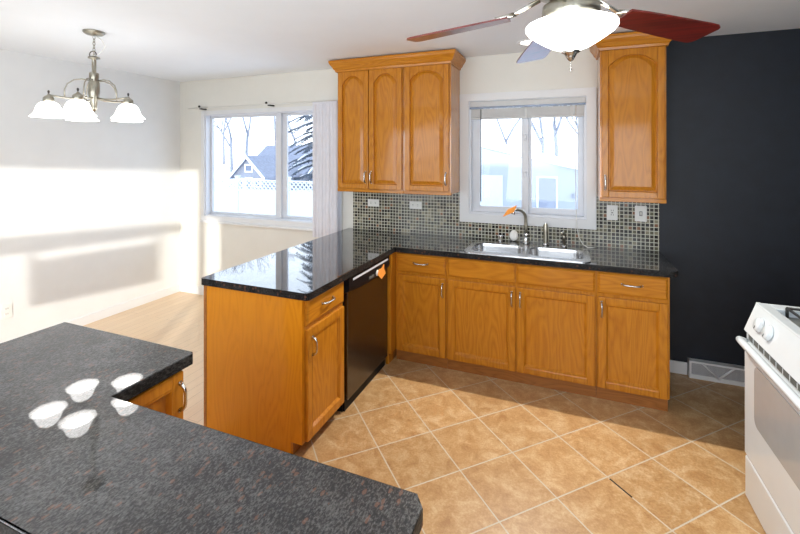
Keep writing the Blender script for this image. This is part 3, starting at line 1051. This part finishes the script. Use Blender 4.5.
# oval dish leaning against the backsplash
od = MB()
tilt = radians(14)
prof = []
for k in range(9):
    a = pi * k / 8
    prof.append((sin(a), -cos(a)))
loops = []
for (rr, dd) in prof:
    lp = []
    for j in range(20):
        a = 2 * pi * j / 20
        u, v, w = 0.036 * rr * cos(a), 0.046 * rr * sin(a), 0.013 * dd
        lp.append((-0.425 + u, -0.055 + w * cos(tilt) + v * sin(tilt), 0.9665 + v * cos(tilt) - w * sin(tilt)))
    loops.append(lp)
od.loft(loops, False, True, True)
solo('soap_dish', od, 'soap', 'white oval soap dish leaning upright behind the sink', 'soap dish', (-0.425, -0.055, 0.918))

tg2 = thing('paper_tag', 'orange notched paper tag stuck on the dishwasher control panel', 'tag', (-1.285, -0.86, 0.78))
tp = [(-0.985 + 0.04, 0.772), (-0.885 + 0.02, 0.735), (-0.815 + 0.02, 0.768), (-0.828, 0.80), (-0.83, 0.832), (-0.87, 0.815), (-0.93, 0.815)]
part('card', MB().prism([(-0.945, 0.775), (-0.880, 0.728), (-0.805, 0.752), (-0.832, 0.792), (-0.835, 0.828), (-0.885, 0.806), (-0.925, 0.812)], -1.292, -1.2885, 'yz'), 'orange', tg2)
part('sticker', MB().lathe([(0.0, 0.0), (0.022, 0.0), (0.022, 0.002), (0.0, 0.002)], (-1.2955, -0.945, 0.79), 16, axis='x'), 'plastic_white', tg2, 'white round sticker')

# ------------------------------------------------------------------ stove
st = thing('stove', 'white gas range with front knobs at the right edge', 'stove', (1.15, -1.6, 0))
sy0, sy1, sx0, sx1 = -1.982, -1.222, 0.797, 1.46
part('body', MB().box(sx0 + .03, sx1, sy0, sy1, 0.02, 0.80, 0.004).box(sx0 + 0.046, 0.892, sy0, sy1, 0.80, 0.945, 0.003)
     .box(1.38, sx1, sy0, sy1, 0.80, 0.945, 0.003).box(0.892, 1.38, -1.302, sy1, 0.80, 0.945, 0.003).box(0.892, 1.38, sy0, sy0 + 0.08, 0.80, 0.945, 0.003), 'white_enamel', st)
part('cooktop_well', MB().box(0.885, 1.385, sy0 + 0.075, -1.297, 0.90, 0.915), 'basin_grey', st)
part('backguard', MB().box(1.40, 1.50, sy0, sy1, 0.80, 1.08, 0.006), 'white_enamel', st)
part('control_panel', MB().prism([(sx0, 0.808), (0.846, 0.947), (0.86, 0.947), (0.86, 0.80), (sx0 + .006, 0.80)], sy0, sy1, 'xz', 0.003), 'white_enamel', st)
sl_ = Vector((0.139, 0, -0.046)).normalized()   # outward normal of the sloped panel, turned towards the room
nrm = Vector((-0.139, 0, 0.046)).normalized()
for y in (-1.345, -1.438, -1.80, -1.89):
    c = Vector((0.8195, y, 0.876))
    k1 = MB()
    u = Vector((0, 1, 0))
    v = nrm.cross(u).normalized()
    lp = []
    for (r, w) in ((0.034, 0.0), (0.034, 0.004), (0.031, 0.006), (0.030, 0.014), (0.027, 0.017), (0.001, 0.017)):
        lp.append([c + nrm * w + (u * cos(a) + v * sin(a)) * r for a in [2 * pi * j / 20 for j in range(20)]])
    k1.loft(lp, True, True, True)
    kb = part('knob', k1, 'white_enamel', st)
    g0 = c + nrm * 0.017
    part('pointer', MB().tube([g0 + v * 0.010, g0 + v * 0.024], 0.0022, 6), 'grey_slot', kb)
part('panel_gap', MB().box(sx0 + .004, sx0 + .03, sy0 + .004, sy1 - .002, 0.802, 0.8115), 'black_plastic', st)
part('panel_line', MB().box(0.8205, 0.8225, sy0 + .18, sy1 - .24, 0.858, 0.860), 'grey_slot', st)
dr = part('oven_door', MB().box(sx0, sx0 + .035, sy0 + .006, sy1 - .006, 0.215, 0.762, 0.008), 'white_enamel', st)
wr = rrect(-1.860, -1.352, 0.42, 0.695, 0.035)
part('oven_window', MB().prism(wr, sx0 - .0025, sx0 + .004, 'yz', 0.001), 'oven_glass', dr, 'grey tinted oven glass')
part('handle', MB().tube([(sx0 + .004, sy1 - .022, 0.755), (sx0 - .017, sy1 - .022, 0.762), (sx0 - .026, sy1 - .036, 0.768), (sx0 - .029, sy1 - .08, 0.770),
                          (sx0 - .029, sy0 + .08, 0.770), (sx0 - .026, sy0 + .036, 0.768), (sx0 - .017, sy0 + .022, 0.762), (sx0 + .004, sy0 + .022, 0.755)], 0.0165, 12), 'white_enamel', dr)
vt = part('vent_trim', MB().box(sx0 + .010, sx0 + .04, sy0 + .004, sy1 - .004, 0.765, 0.806, 0.002), 'white_enamel', st)
for k in range(12):
    yc = sy1 - 0.055 - k * 0.058
    part('vent_slot', MB().box(sx0 + .0088, sx0 + .0108, yc - .023, yc + .023, 0.772, 0.800), 'grey_slot', vt)
part('storage_drawer', MB().box(sx0 + .003, sx0 + .03, sy0 + .006, sy1 - .006, 0.008, 0.204, 0.006), 'white_enamel', st)
for (gx, gy) in ((1.01, -1.44), (1.26, -1.44), (1.01, -1.76), (1.26, -1.76)):
    bu = part('burner', MB().lathe([(0.0, 0.915), (0.05, 0.915), (0.048, 0.925), (0.03, 0.93), (0.03, 0.936), (0.0, 0.938)], (gx, gy, 0), 18), 'black_iron', st)
for gy in (-1.45, -1.75):
    g = MB()
    for x in (0.93, 1.34):
        g.tube([(x, gy - .14, 0.957), (x, gy + .14, 0.957)], 0.006, 6)
    for y in (gy - .14, gy, gy + .14):
        g.tube([(0.93, y, 0.957), (1.34, y, 0.957)], 0.006, 6)
    for x in (0.93, 1.34):
        for y in (gy - .14, gy + .14):
            g.tube([(x, y, 0.957), (x, y, 0.915)], 0.006, 6)
    part('grate', g, 'black_iron', st)

# ------------------------------------------------------------------ chandelier
CX, CY = -3.138, -1.770
ch = thing('chandelier', 'five-arm nickel chandelier with white glass bell shades over the dining area', 'chandelier', (CX, CY, H))
part('canopy', MB().lathe([(0.0, H), (0.068, H), (0.067, H - 0.010), (0.052, H - 0.022), (0.012, H - 0.028), (0.0, H - 0.03)], (CX, CY, 0), 28), 'aged_nickel', ch)
zc = H - 0.03
links = MB()
for k in range(6):
    z = zc - 0.012 - k * 0.022
    pts = []
    for j in range(13):
        a = 2 * pi * j / 12
        q = (0.008 * cos(a), 0.0, 0.015 * sin(a)) if k % 2 else (0.0, 0.008 * cos(a), 0.015 * sin(a))
        pts.append((CX + q[0], CY + q[1], z + q[2]))
    links.tube(pts, 0.0022, 6)
part('chain', links, 'aged_nickel', ch)
part('supply_cord', MB().tube([(CX + .01, CY, zc), (CX + .055, CY + .02, zc - .03), (CX + .072, CY + .03, zc - .075), (CX + .05, CY + .02, zc - .115), (CX + .012, CY, zc - .15)], 0.003, 8), 'cord', ch)
lp = []
for j in range(15):
    a = 2 * pi * j / 14
    lp.append((CX - .012 + 0.024 * cos(a) * .9, CY + 0.024 * cos(a) * .4, 2.372 + 0.024 * sin(a)))
part('hanging_ring', MB().tube(lp, 0.0035, 8), 'darkmetal', ch)
part('stem', MB().lathe([(0.0, 2.362), (0.012, 2.360), (0.035, 2.352), (0.038, 2.343), (0.016, 2.335), (0.014, 2.33), (0.014, 2.245), (0.028, 2.24), (0.030, 2.232),
                         (0.030, 2.185), (0.026, 2.18), (0.034, 2.172), (0.036, 2.10), (0.030, 2.07), (0.024, 2.045), (0.018, 1.995), (0.020, 1.985), (0.010, 1.965), (0.0, 1.96)],
                        (CX, CY, 0), 20), 'aged_nickel', ch)
YAW = radians(21.79)
for k in range(5):
    a = radians(70 + 72 * k) + YAW
    ux, uy = cos(a), sin(a)

    def P(r, z):
        return (CX + ux * r, CY + uy * r, z)
    ar = part('arm', MB().tube([P(0.02, 2.060), P(0.08, 2.050), P(0.15, 2.050), P(0.21, 2.057), P(0.248, 2.064)], 0.0065, 8)
              .tube([P(0.03, 2.185), P(0.07, 2.19), P(0.115, 2.18), P(0.15, 2.15), P(0.165, 2.11), P(0.166, 2.050)], 0.0045, 8), 'aged_nickel', ch)
    sx_, sy_ = CX + ux * 0.25, CY + uy * 0.25
    part('socket', MB().lathe([(0.0, 2.071), (0.007, 2.069), (0.009, 2.061), (0.018, 2.057), (0.030, 2.045), (0.033, 2.023), (0.026, 2.013), (0.0, 2.013)], (sx_, sy_, 0), 16), 'aged_nickel', ar)
    part('finial', MB().lathe([(0.0, 2.097), (0.006, 2.092), (0.007, 2.083), (0.004, 2.073), (0.0, 2.069)], (sx_, sy_, 0), 10), 'darkmetal', ar)
    wav = lambda ang, z: 0.0045 * cos(8 * ang) * max(0.0, (1.958 - z) / 0.06)
    shp = [(0.024, 2.017), (0.040, 2.013), (0.056, 2.000), (0.067, 1.979), (0.075, 1.953), (0.086, 1.931), (0.103, 1.914), (0.100, 1.912), (0.083, 1.927), (0.071, 1.951), (0.063, 1.976), (0.052, 1.997), (0.03, 2.009)]
    part('lamp_shade', MB().lathe(shp, (sx_, sy_, 0), 40, wav), 'shade', ar)
    part('bulb', MB().lathe([(0.0, 2.008), (0.012, 2.006), (0.014, 1.993), (0.027, 1.978), (0.028, 1.958), (0.018, 1.939), (0.0, 1.933)], (sx_, sy_, 0), 14), 'bulb', ar)

# ------------------------------------------------------------------ ceiling fan
FXC, FYC = 0.011, -2.05
fan = thing('ceiling_fan', 'ceiling fan with five dark cherry blades and a lit white glass bowl', 'ceiling fan', (FXC, FYC, H))
part('canopy', MB().lathe([(0.0, H), (0.085, H), (0.085, H - .02), (0.06, H - .05), (0.0, H - .05)], (FXC, FYC, 0), 28), 'nickel', fan)
part('motor_housing', MB().lathe([(0.04, H - .04), (0.05, 2.47), (0.10, 2.45), (0.145, 2.41), (0.155, 2.36), (0.15, 2.30), (0.125, 2.265), (0.07, 2.25), (0.0, 2.25)], (FXC, FYC, 0), 36), 'aged_nickel', fan)
part('switch_housing', MB().lathe([(0.06, 2.26), (0.075, 2.25), (0.075, 2.225), (0.10, 2.215), (0.105, 2.16), (0.0, 2.150)], (FXC, FYC, 0), 28), 'aged_nickel', fan)
rip = lambda ang, z: 0.0035 * cos(10 * ang) * min(1.0, max(0.0, (2.152 - z) / 0.03)) * min(1.0, max(0.0, (z - 2.045) / 0.05))
part('light_bowl', MB().lathe([(0.0, 2.152), (0.12, 2.152), (0.148, 2.148), (0.161, 2.141), (0.159, 2.128), (0.145, 2.110), (0.120, 2.092), (0.098, 2.078), (0.072, 2.063), (0.045, 2.052), (0.0, 2.048)],
                              (FXC, FYC, 0), 60, rip), 'bowl', fan)
part('bowl_finial', MB().lathe([(0.0, 2.05), (0.030, 2.048), (0.034, 2.042), (0.022, 2.034), (0.016, 2.022), (0.010, 2.012), (0.0, 2.005)], (FXC, FYC, 0), 18), 'nickel', fan)
part('pull_chain', MB().tube([(FXC, FYC, 2.01), (FXC, FYC, 1.985)], 0.0015, 6).lathe([(0.0, 1.988), (0.004, 1.983), (0.004, 1.972), (0.0, 1.967)], (FXC, FYC, 0), 8), 'nickel', fan)
ZB = 2.141
for k in range(5):
    a = radians(14 + 72 * k) + YAW
    pitch = radians(-10)

    def Q(r, t_, dz=0.0):
        # point at radius r, tangential offset t_, pitched about the blade axis
        return (FXC + cos(a) * r - sin(a) * t_ * cos(pitch), FYC + sin(a) * r + cos(a) * t_ * cos(pitch), ZB + 0.10 * (0.63 - r) + 0.006 + t_ * sin(pitch) + dz)
    prof = [(0.225, 0.055), (0.30, 0.063), (0.45, 0.071), (0.58, 0.076), (0.615, 0.075), (0.630, 0.067), (0.636, 0.054)]
    up = [(r, w) for r, w in prof]
    poly = [(r, w) for r, w in up] + [(r, -w) for r, w in reversed(up)]
    b = part('blade', MB().loft([[Q(r, w, 0.0) for r, w in poly], [Q(r, w, 0.007) for r, w in poly]], True), 'cherry', fan)
    mbi = MB()
    mbi.tube([(FXC + cos(a) * 0.11, FYC + sin(a) * 0.11, 2.25), Q(0.17, 0, 0.03), Q(0.215, 0, 0.014), Q(0.25, 0, 0.012)], [0.012, 0.013, 0.014, 0.012], 10, True, 0.7)
    for tt in (-0.032, 0.032):
        mbi.tube([Q(0.20, 0, 0.018), Q(0.235, tt * .8, 0.012), Q(0.275, tt, 0.010)], [0.010, 0.009, 0.008], 8)
    part('blade_iron', mbi, 'nickel', b)

# recessed downlight over the sink counter
RX, RY = -0.27, -0.33
rl = thing('recessed_light', 'round lit recessed ceiling light over the sink counter', 'ceiling light', (RX, RY, H))
part('trim_ring', MB().lathe([(0.098, H), (0.098, H - .006), (0.086, H - .010), (0.076, H - .006), (0.074, H)], (RX, RY, 0), 32), 'trim', rl)
part('lens', MB().lathe([(0.0, H - .004), (0.04, H - .006), (0.076, H - .005), (0.076, H - .001), (0.0, H - .001)], (RX, RY, 0), 32), 'lens', rl)
ld = bpy.data.lights.new('downlight_lamp', 'SPOT')
ld.energy = 260
ld.color = (1.0, 0.95, 0.86)
ld.spot_size = radians(84)
ld.spot_blend = 0.45
ld.shadow_soft_size = 0.02
lo = bpy.data.objects.new('downlight_lamp', ld)
COL.objects.link(lo)
lo.location = (0, 0.055, -0.03)
lo.rotation_euler = Vector((0.05, -0.62, -1)).to_track_quat('-Z', 'Y').to_euler()
lo.parent = rl

# ------------------------------------------------------------------ outside
GZ = -0.75
solo('snow_ground', MB().box(-60, 30, 0.3, 80, GZ - 0.2, GZ), 'snow', 'flat snow-covered ground outside the windows', 'ground', kind='structure')

# white fence with a lattice top, beyond the dining window
fn = thing('garden_fence', 'white board fence with lattice top beyond the dining window', 'fence', (-9.0, 7.0, GZ))
fy = 7.0
part('boards', MB().box(-14.0, -5.95, fy, fy + 0.03, GZ, 0.47).box(-14.0, -5.95, fy - 0.02, fy + 0.05, 0.47, 0.52).box(-14.0, -5.95, fy - 0.02, fy + 0.05, 0.81, 0.85), 'fence', fn)
lat = MB()
x = -14.0
while x < -6.1:
    for s in (1, -1):
        xa, xb = (x, x + 0.3) if s > 0 else (x + 0.3, x)
        p0, p1 = Vector((xa, fy + 0.01 * s, 0.51)), Vector((xb, fy + 0.01 * s, 0.82))
        w = Vector((0.028, 0, 0))
        d = Vector((0, 0.006, 0))
        lat.loft([[p0 - w - d, p0 + w - d, p0 + w + d, p0 - w + d], [p1 - w - d, p1 + w - d, p1 + w + d, p1 - w + d]], True)
    x += 0.15
part('lattice', lat, 'fence', fn)
for k in range(5):
    x = -14.0 + k * 2.0
    part('post', MB().box(x - .06, x + .06, fy - .03, fy + .09, GZ, 0.93, 0.01).box(x - .08, x + .08, fy - .05, fy + .11, 0.93, 0.96, 0.01), 'fence', fn)


def gable_house(name, label, cx, cy, wid, dep, ze, zr, wallm, roofm, windows, ang=0.0):
    """ridge runs in depth; the gable faces the kitchen"""
    r = thing(name, label, 'house', (cx, cy, GZ))
    part('walls', MB().prism([(cx - wid / 2, GZ), (cx + wid / 2, GZ), (cx + wid / 2, ze), (cx, zr), (cx - wid / 2, ze)], cy, cy + dep, 'xz'), wallm, r)
    ov, th = 0.25, 0.12
    sl = (zr - ze) / (wid / 2)
    for s in (-1, 1):
        x0, x1 = cx + s * (wid / 2 + ov), cx
        part('roof', MB().prism([(x0, ze - ov * sl), (x1, zr), (x1, zr + th), (x0, ze - ov * sl + th)], cy - ov, cy + dep + ov, 'xz'), roofm, r)
        part('fascia', MB().prism([(x0, ze - ov * sl - .04), (x1, zr - .04), (x1, zr + th + .02), (x0, ze - ov * sl + th + .02)], cy - ov - .05, cy - ov, 'xz'), 'fascia', r)
    for (wx, wz, ww, wh) in windows:
        f = part('window', MB().box(cx + wx - ww / 2 - .08, cx + wx + ww / 2 + .08, cy - .05, cy, wz - .08, wz + wh + .08), 'fascia', r)
        part('pane', MB().box(cx + wx - ww / 2, cx + wx + ww / 2, cy - .06, cy - .045, wz, wz + wh), 'darkglass', f)
    return r


# neighbour's house: long slate roof with a small front gable
def at(px, d):      # ground point under an image column at a depth along the view
    return (CAM[0] + (px - 399.5) / 420.24 * d * cos(YAW) - d * sin(YAW), CAM[1] + (px - 399.5) / 420.24 * d * sin(YAW) + d * cos(YAW))


hx, hy = at(249, 26)
nh = gable_house('cottage', 'small gabled grey cottage seen over the fence', hx, hy, 2.3, 3.0, 0.35, 1.45, 'housewall', 'houseroof',
                 [(-0.68, -0.3, 0.4, 0.4), (0.68, -0.3, 0.4, 0.4), (0.0, -0.7, 0.4, 0.85), (0.0, 0.62, 0.45, 0.35)])
mx_, my_ = hx + 0.6, hy + 3.9
mh = thing('house', 'long low grey house with slate roof behind the cottage', 'house', (mx_, my_, GZ))
part('walls', MB().box(mx_ - 4.2, mx_ + 3.4, my_, my_ + 5, GZ, 0.35), 'housewall', mh)
part('roof', MB().prism([(my_ - .4, 0.3), (my_ + 2.5, 2.35), (my_ + 5.4, 0.3), (my_ + 5.4, 0.15), (my_ - .4, 0.15)], mx_ - 4.5, mx_ + 3.7, 'yz'), 'houseroof', mh)
part('chimney', MB().box(mx_ + 0.7, mx_ + 1.15, my_ + 2.2, my_ + 2.7, 1.9, 2.95), 'housewall', mh)
part('chimney', MB().box(mx_ + 1.6, mx_ + 1.95, my_ + 2.2, my_ + 2.6, 1.9, 2.8), 'housewall', mh)
for wx in (-3.2, 1.6, 2.7):
    f = part('window', MB().box(mx_ + wx - .4, mx_ + wx + .4, my_ - .05, my_, -0.35, 0.2), 'fascia', mh)
    part('pane', MB().box(mx_ + wx - .33, mx_ + wx + .33, my_ - .06, my_ - .045, -0.28, 0.13), 'darkglass', f)

# garage seen through the sink window
gx, gy = at(520, 16.5)


def xg(px):        # x where an image column meets the garage front
    k = (px - 399.5) / 420.24
    dx, dy = -sin(YAW) + k * cos(YAW), cos(YAW) + k * sin(YAW)
    return CAM[0] + dx / dy * (gy - CAM[1])


def zg(px, py):
    k = (px - 399.5) / 420.24
    dist = (gy - CAM[1]) / (cos(YAW) + k * sin(YAW))
    return CAM[2] - (py - 154.2) / 420.24 * dist


gr = thing('garage', 'white garage with sloping roof seen through the sink window', 'garage', (gx, gy, GZ))
X0, X1 = xg(395), xg(640)
ridge = xg(462)
za, zb = zg(484, 147), zg(577, 169)
slope = (zb - za) / (xg(577) - xg(484))


def roof_z(x):
    return za + slope * (x - xg(484)) if x > ridge else za + slope * (ridge - xg(484)) + slope * (ridge - x)


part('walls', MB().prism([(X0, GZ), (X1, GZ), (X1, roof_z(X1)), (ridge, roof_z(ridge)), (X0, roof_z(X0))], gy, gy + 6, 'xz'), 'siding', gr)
for (xa, xb) in ((X0 - .2, ridge), (ridge, X1 + .2)):
    part('roof', MB().prism([(xa, roof_z(xa)), (xb, roof_z(xb)), (xb, roof_z(xb) + .24), (xa, roof_z(xa) + .24)], gy - .06, gy + 6.3, 'xz'), 'snow', gr)
    part('fascia', MB().prism([(xa, roof_z(xa) - .02), (xb, roof_z(xb) - .02), (xb, roof_z(xb) + .13), (xa, roof_z(xa) + .13)], gy - .10, gy - .06, 'xz'), 'fascia', gr)
d0a, d0b, dt = xg(538.5), xg(556), zg(548, 178)
part('side_door', MB().box(d0a, d0b, gy - .04, gy, GZ + .02, dt, 0.01), 'garagedoor', gr, 'pale blue door')
part('door_frame', MB().plate(rect(d0a - .07, d0b + .07, GZ, dt + .07), [rect(d0a, d0b, GZ + .02, dt)], gy - .05, gy, lambda u, v, d: (u, d, v)), 'fascia', gr)
d1a, d1b, dt1 = xg(440), xg(503), zg(495, 175)
part('garage_door', MB().box(d1a, d1b, gy - .03, gy, GZ, dt1, 0.01), 'fence', gr)
part('wall_lamp', MB().box(xg(572), xg(574), gy - .12, gy, zg(573, 198), zg(573, 194), 0.01), 'housewall', gr)


def bare_tree(label, x, y, h, seed, spread=1.0, group=None, maxd=6):
    rnd = random.Random(seed)
    mb = MB()

    def grow(p, d, ln, r, depth):
        q = p + d * ln
        m = p + d * ln * 0.5 + Vector((rnd.uniform(-1, 1), rnd.uniform(-1, 1), 0)) * ln * 0.04
        mb.tube([p, m, q], [r, r * 0.88, r * 0.74], 6 if depth < 3 else 4, True)
        if depth >= maxd:
            return
        n = 2 if depth < 1 else 3
        for k in range(n):
            az = rnd.uniform(0, 2 * pi)
            tl = rnd.uniform(0.25, 0.65) * spread
            side = Vector((cos(az), sin(az), 0))
            nd = (d * cos(tl) + side * sin(tl)).normalized()
            nd.z = max(nd.z, 0.08)
            grow(q if k else p + d * ln * rnd.uniform(0.7, 0.98), nd.normalized(), ln * rnd.uniform(0.62, 0.85), r * 0.64, depth + 1)
    grow(Vector((x, y, GZ)), Vector((rnd.uniform(-.06, .06), 0, 1)).normalized(), h * 0.27, h * 0.012, 0)
    solo('bare_tree', mb, 'bark', label, 'tree', (x, y, GZ))


for (px, d, h, sd, lab) in ((232, 50, 16, 3, 'bare winter tree above the cottage roof'), (275, 44, 15, 5, 'bare winter tree right of the cottage gable'),
                            (212, 38, 12, 8, 'bare winter tree at the far left of the dining window view'),
                            (248, 62, 20, 41, 'distant pale bare tree behind the grey house roof'), (296, 96, 22, 43, 'distant bare tree seen beside the spruce'),
                            (224, 95, 27, 47, 'distant bare tree left of the cottage'), (543, 28, 13, 11, 'bare tree with twin trunks behind the garage'), (557, 46, 21, 14, 'leaning bare tree right of the twin trunks'),
                            (508, 42, 14, 21, 'hazy bare tree above the garage ridge at left'), (579, 56, 18, 29, 'thin bare tree at the right of the sink window')):
    p = at(px, d)
    bare_tree(lab, p[0], p[1], h, sd)

# snowy spruce at the right of the dining window
p = at(324, 17)
sp_ = thing('spruce_tree', 'dark spruce with snowy drooping boughs at the right of the dining window', 'tree', (p[0], p[1], GZ))
part('trunk', MB().tube([(p[0], p[1], GZ), (p[0], p[1], 9.2)], [0.16, 0.03], 8), 'bark', sp_)
rnd = random.Random(4)
bo = MB()
sn = MB()
for k in range(20):
    z = 0.95 + k * 0.40
    rad = 1.9 * (1 - k / 24)
    for j in range(10):
        a = 2 * pi * (j + rnd.random() * .8) / 10
        r_ = rad * rnd.uniform(0.6, 1.15)
        base0 = Vector((p[0], p[1], z + rnd.uniform(-.1, .1)))
        pos = lambda s_: base0 + Vector((cos(a) * r_ * s_, sin(a) * r_ * s_, -0.38 * r_ * s_ * s_ + 0.08 * s_))
        bo.tube([pos(s_) for s_ in (0, .35, .7, 1.0)], [0.03, 0.035, 0.03, 0.008], 4)
        for q_ in range(9):
            s_ = 0.25 + 0.75 * q_ / 8
            for sd in (-1, 1):
                l_ = 0.30 * (1.15 - s_ * .75) * rnd.uniform(.7, 1.2)
                q = pos(s_) + Vector((-sin(a) * sd, cos(a) * sd, 0)) * l_ + Vector((cos(a), sin(a), -0.6)) * l_ * 0.7
                bo.tube([pos(s_), (pos(s_) + q) / 2, q], [0.02, 0.034, 0.006], 4, True, 0.6)
        if rnd.random() < 0.6:
            sn.tube([pos(.3) + Vector((0, 0, .05)), pos(.6) + Vector((0, 0, .055)), pos(.85) + Vector((0, 0, .04))], [0.03, 0.07, 0.03], 5, True, 0.5)
part('boughs', bo, 'needles', sp_)
part('snow_load', sn, 'snow', sp_, 'white snow on the boughs')

GROUPS = {'wall_cabinet': 'oak wall cabinets', 'base_cabinet': 'oak base cabinets', 'wall_outlet': 'white wall outlets',
          'bare_tree': 'bare winter trees outside', 'crown_moulding': 'oak crown mouldings', 'paper_tag': 'orange paper tags'}
for o in bpy.data.objects:
    g = GROUPS.get(o.name.split('.')[0])
    if g and o.parent is None:
        o['group'] = g

# drop the bookkeeping property
for o in bpy.data.objects:
    if '_o' in o:
        del o['_o']
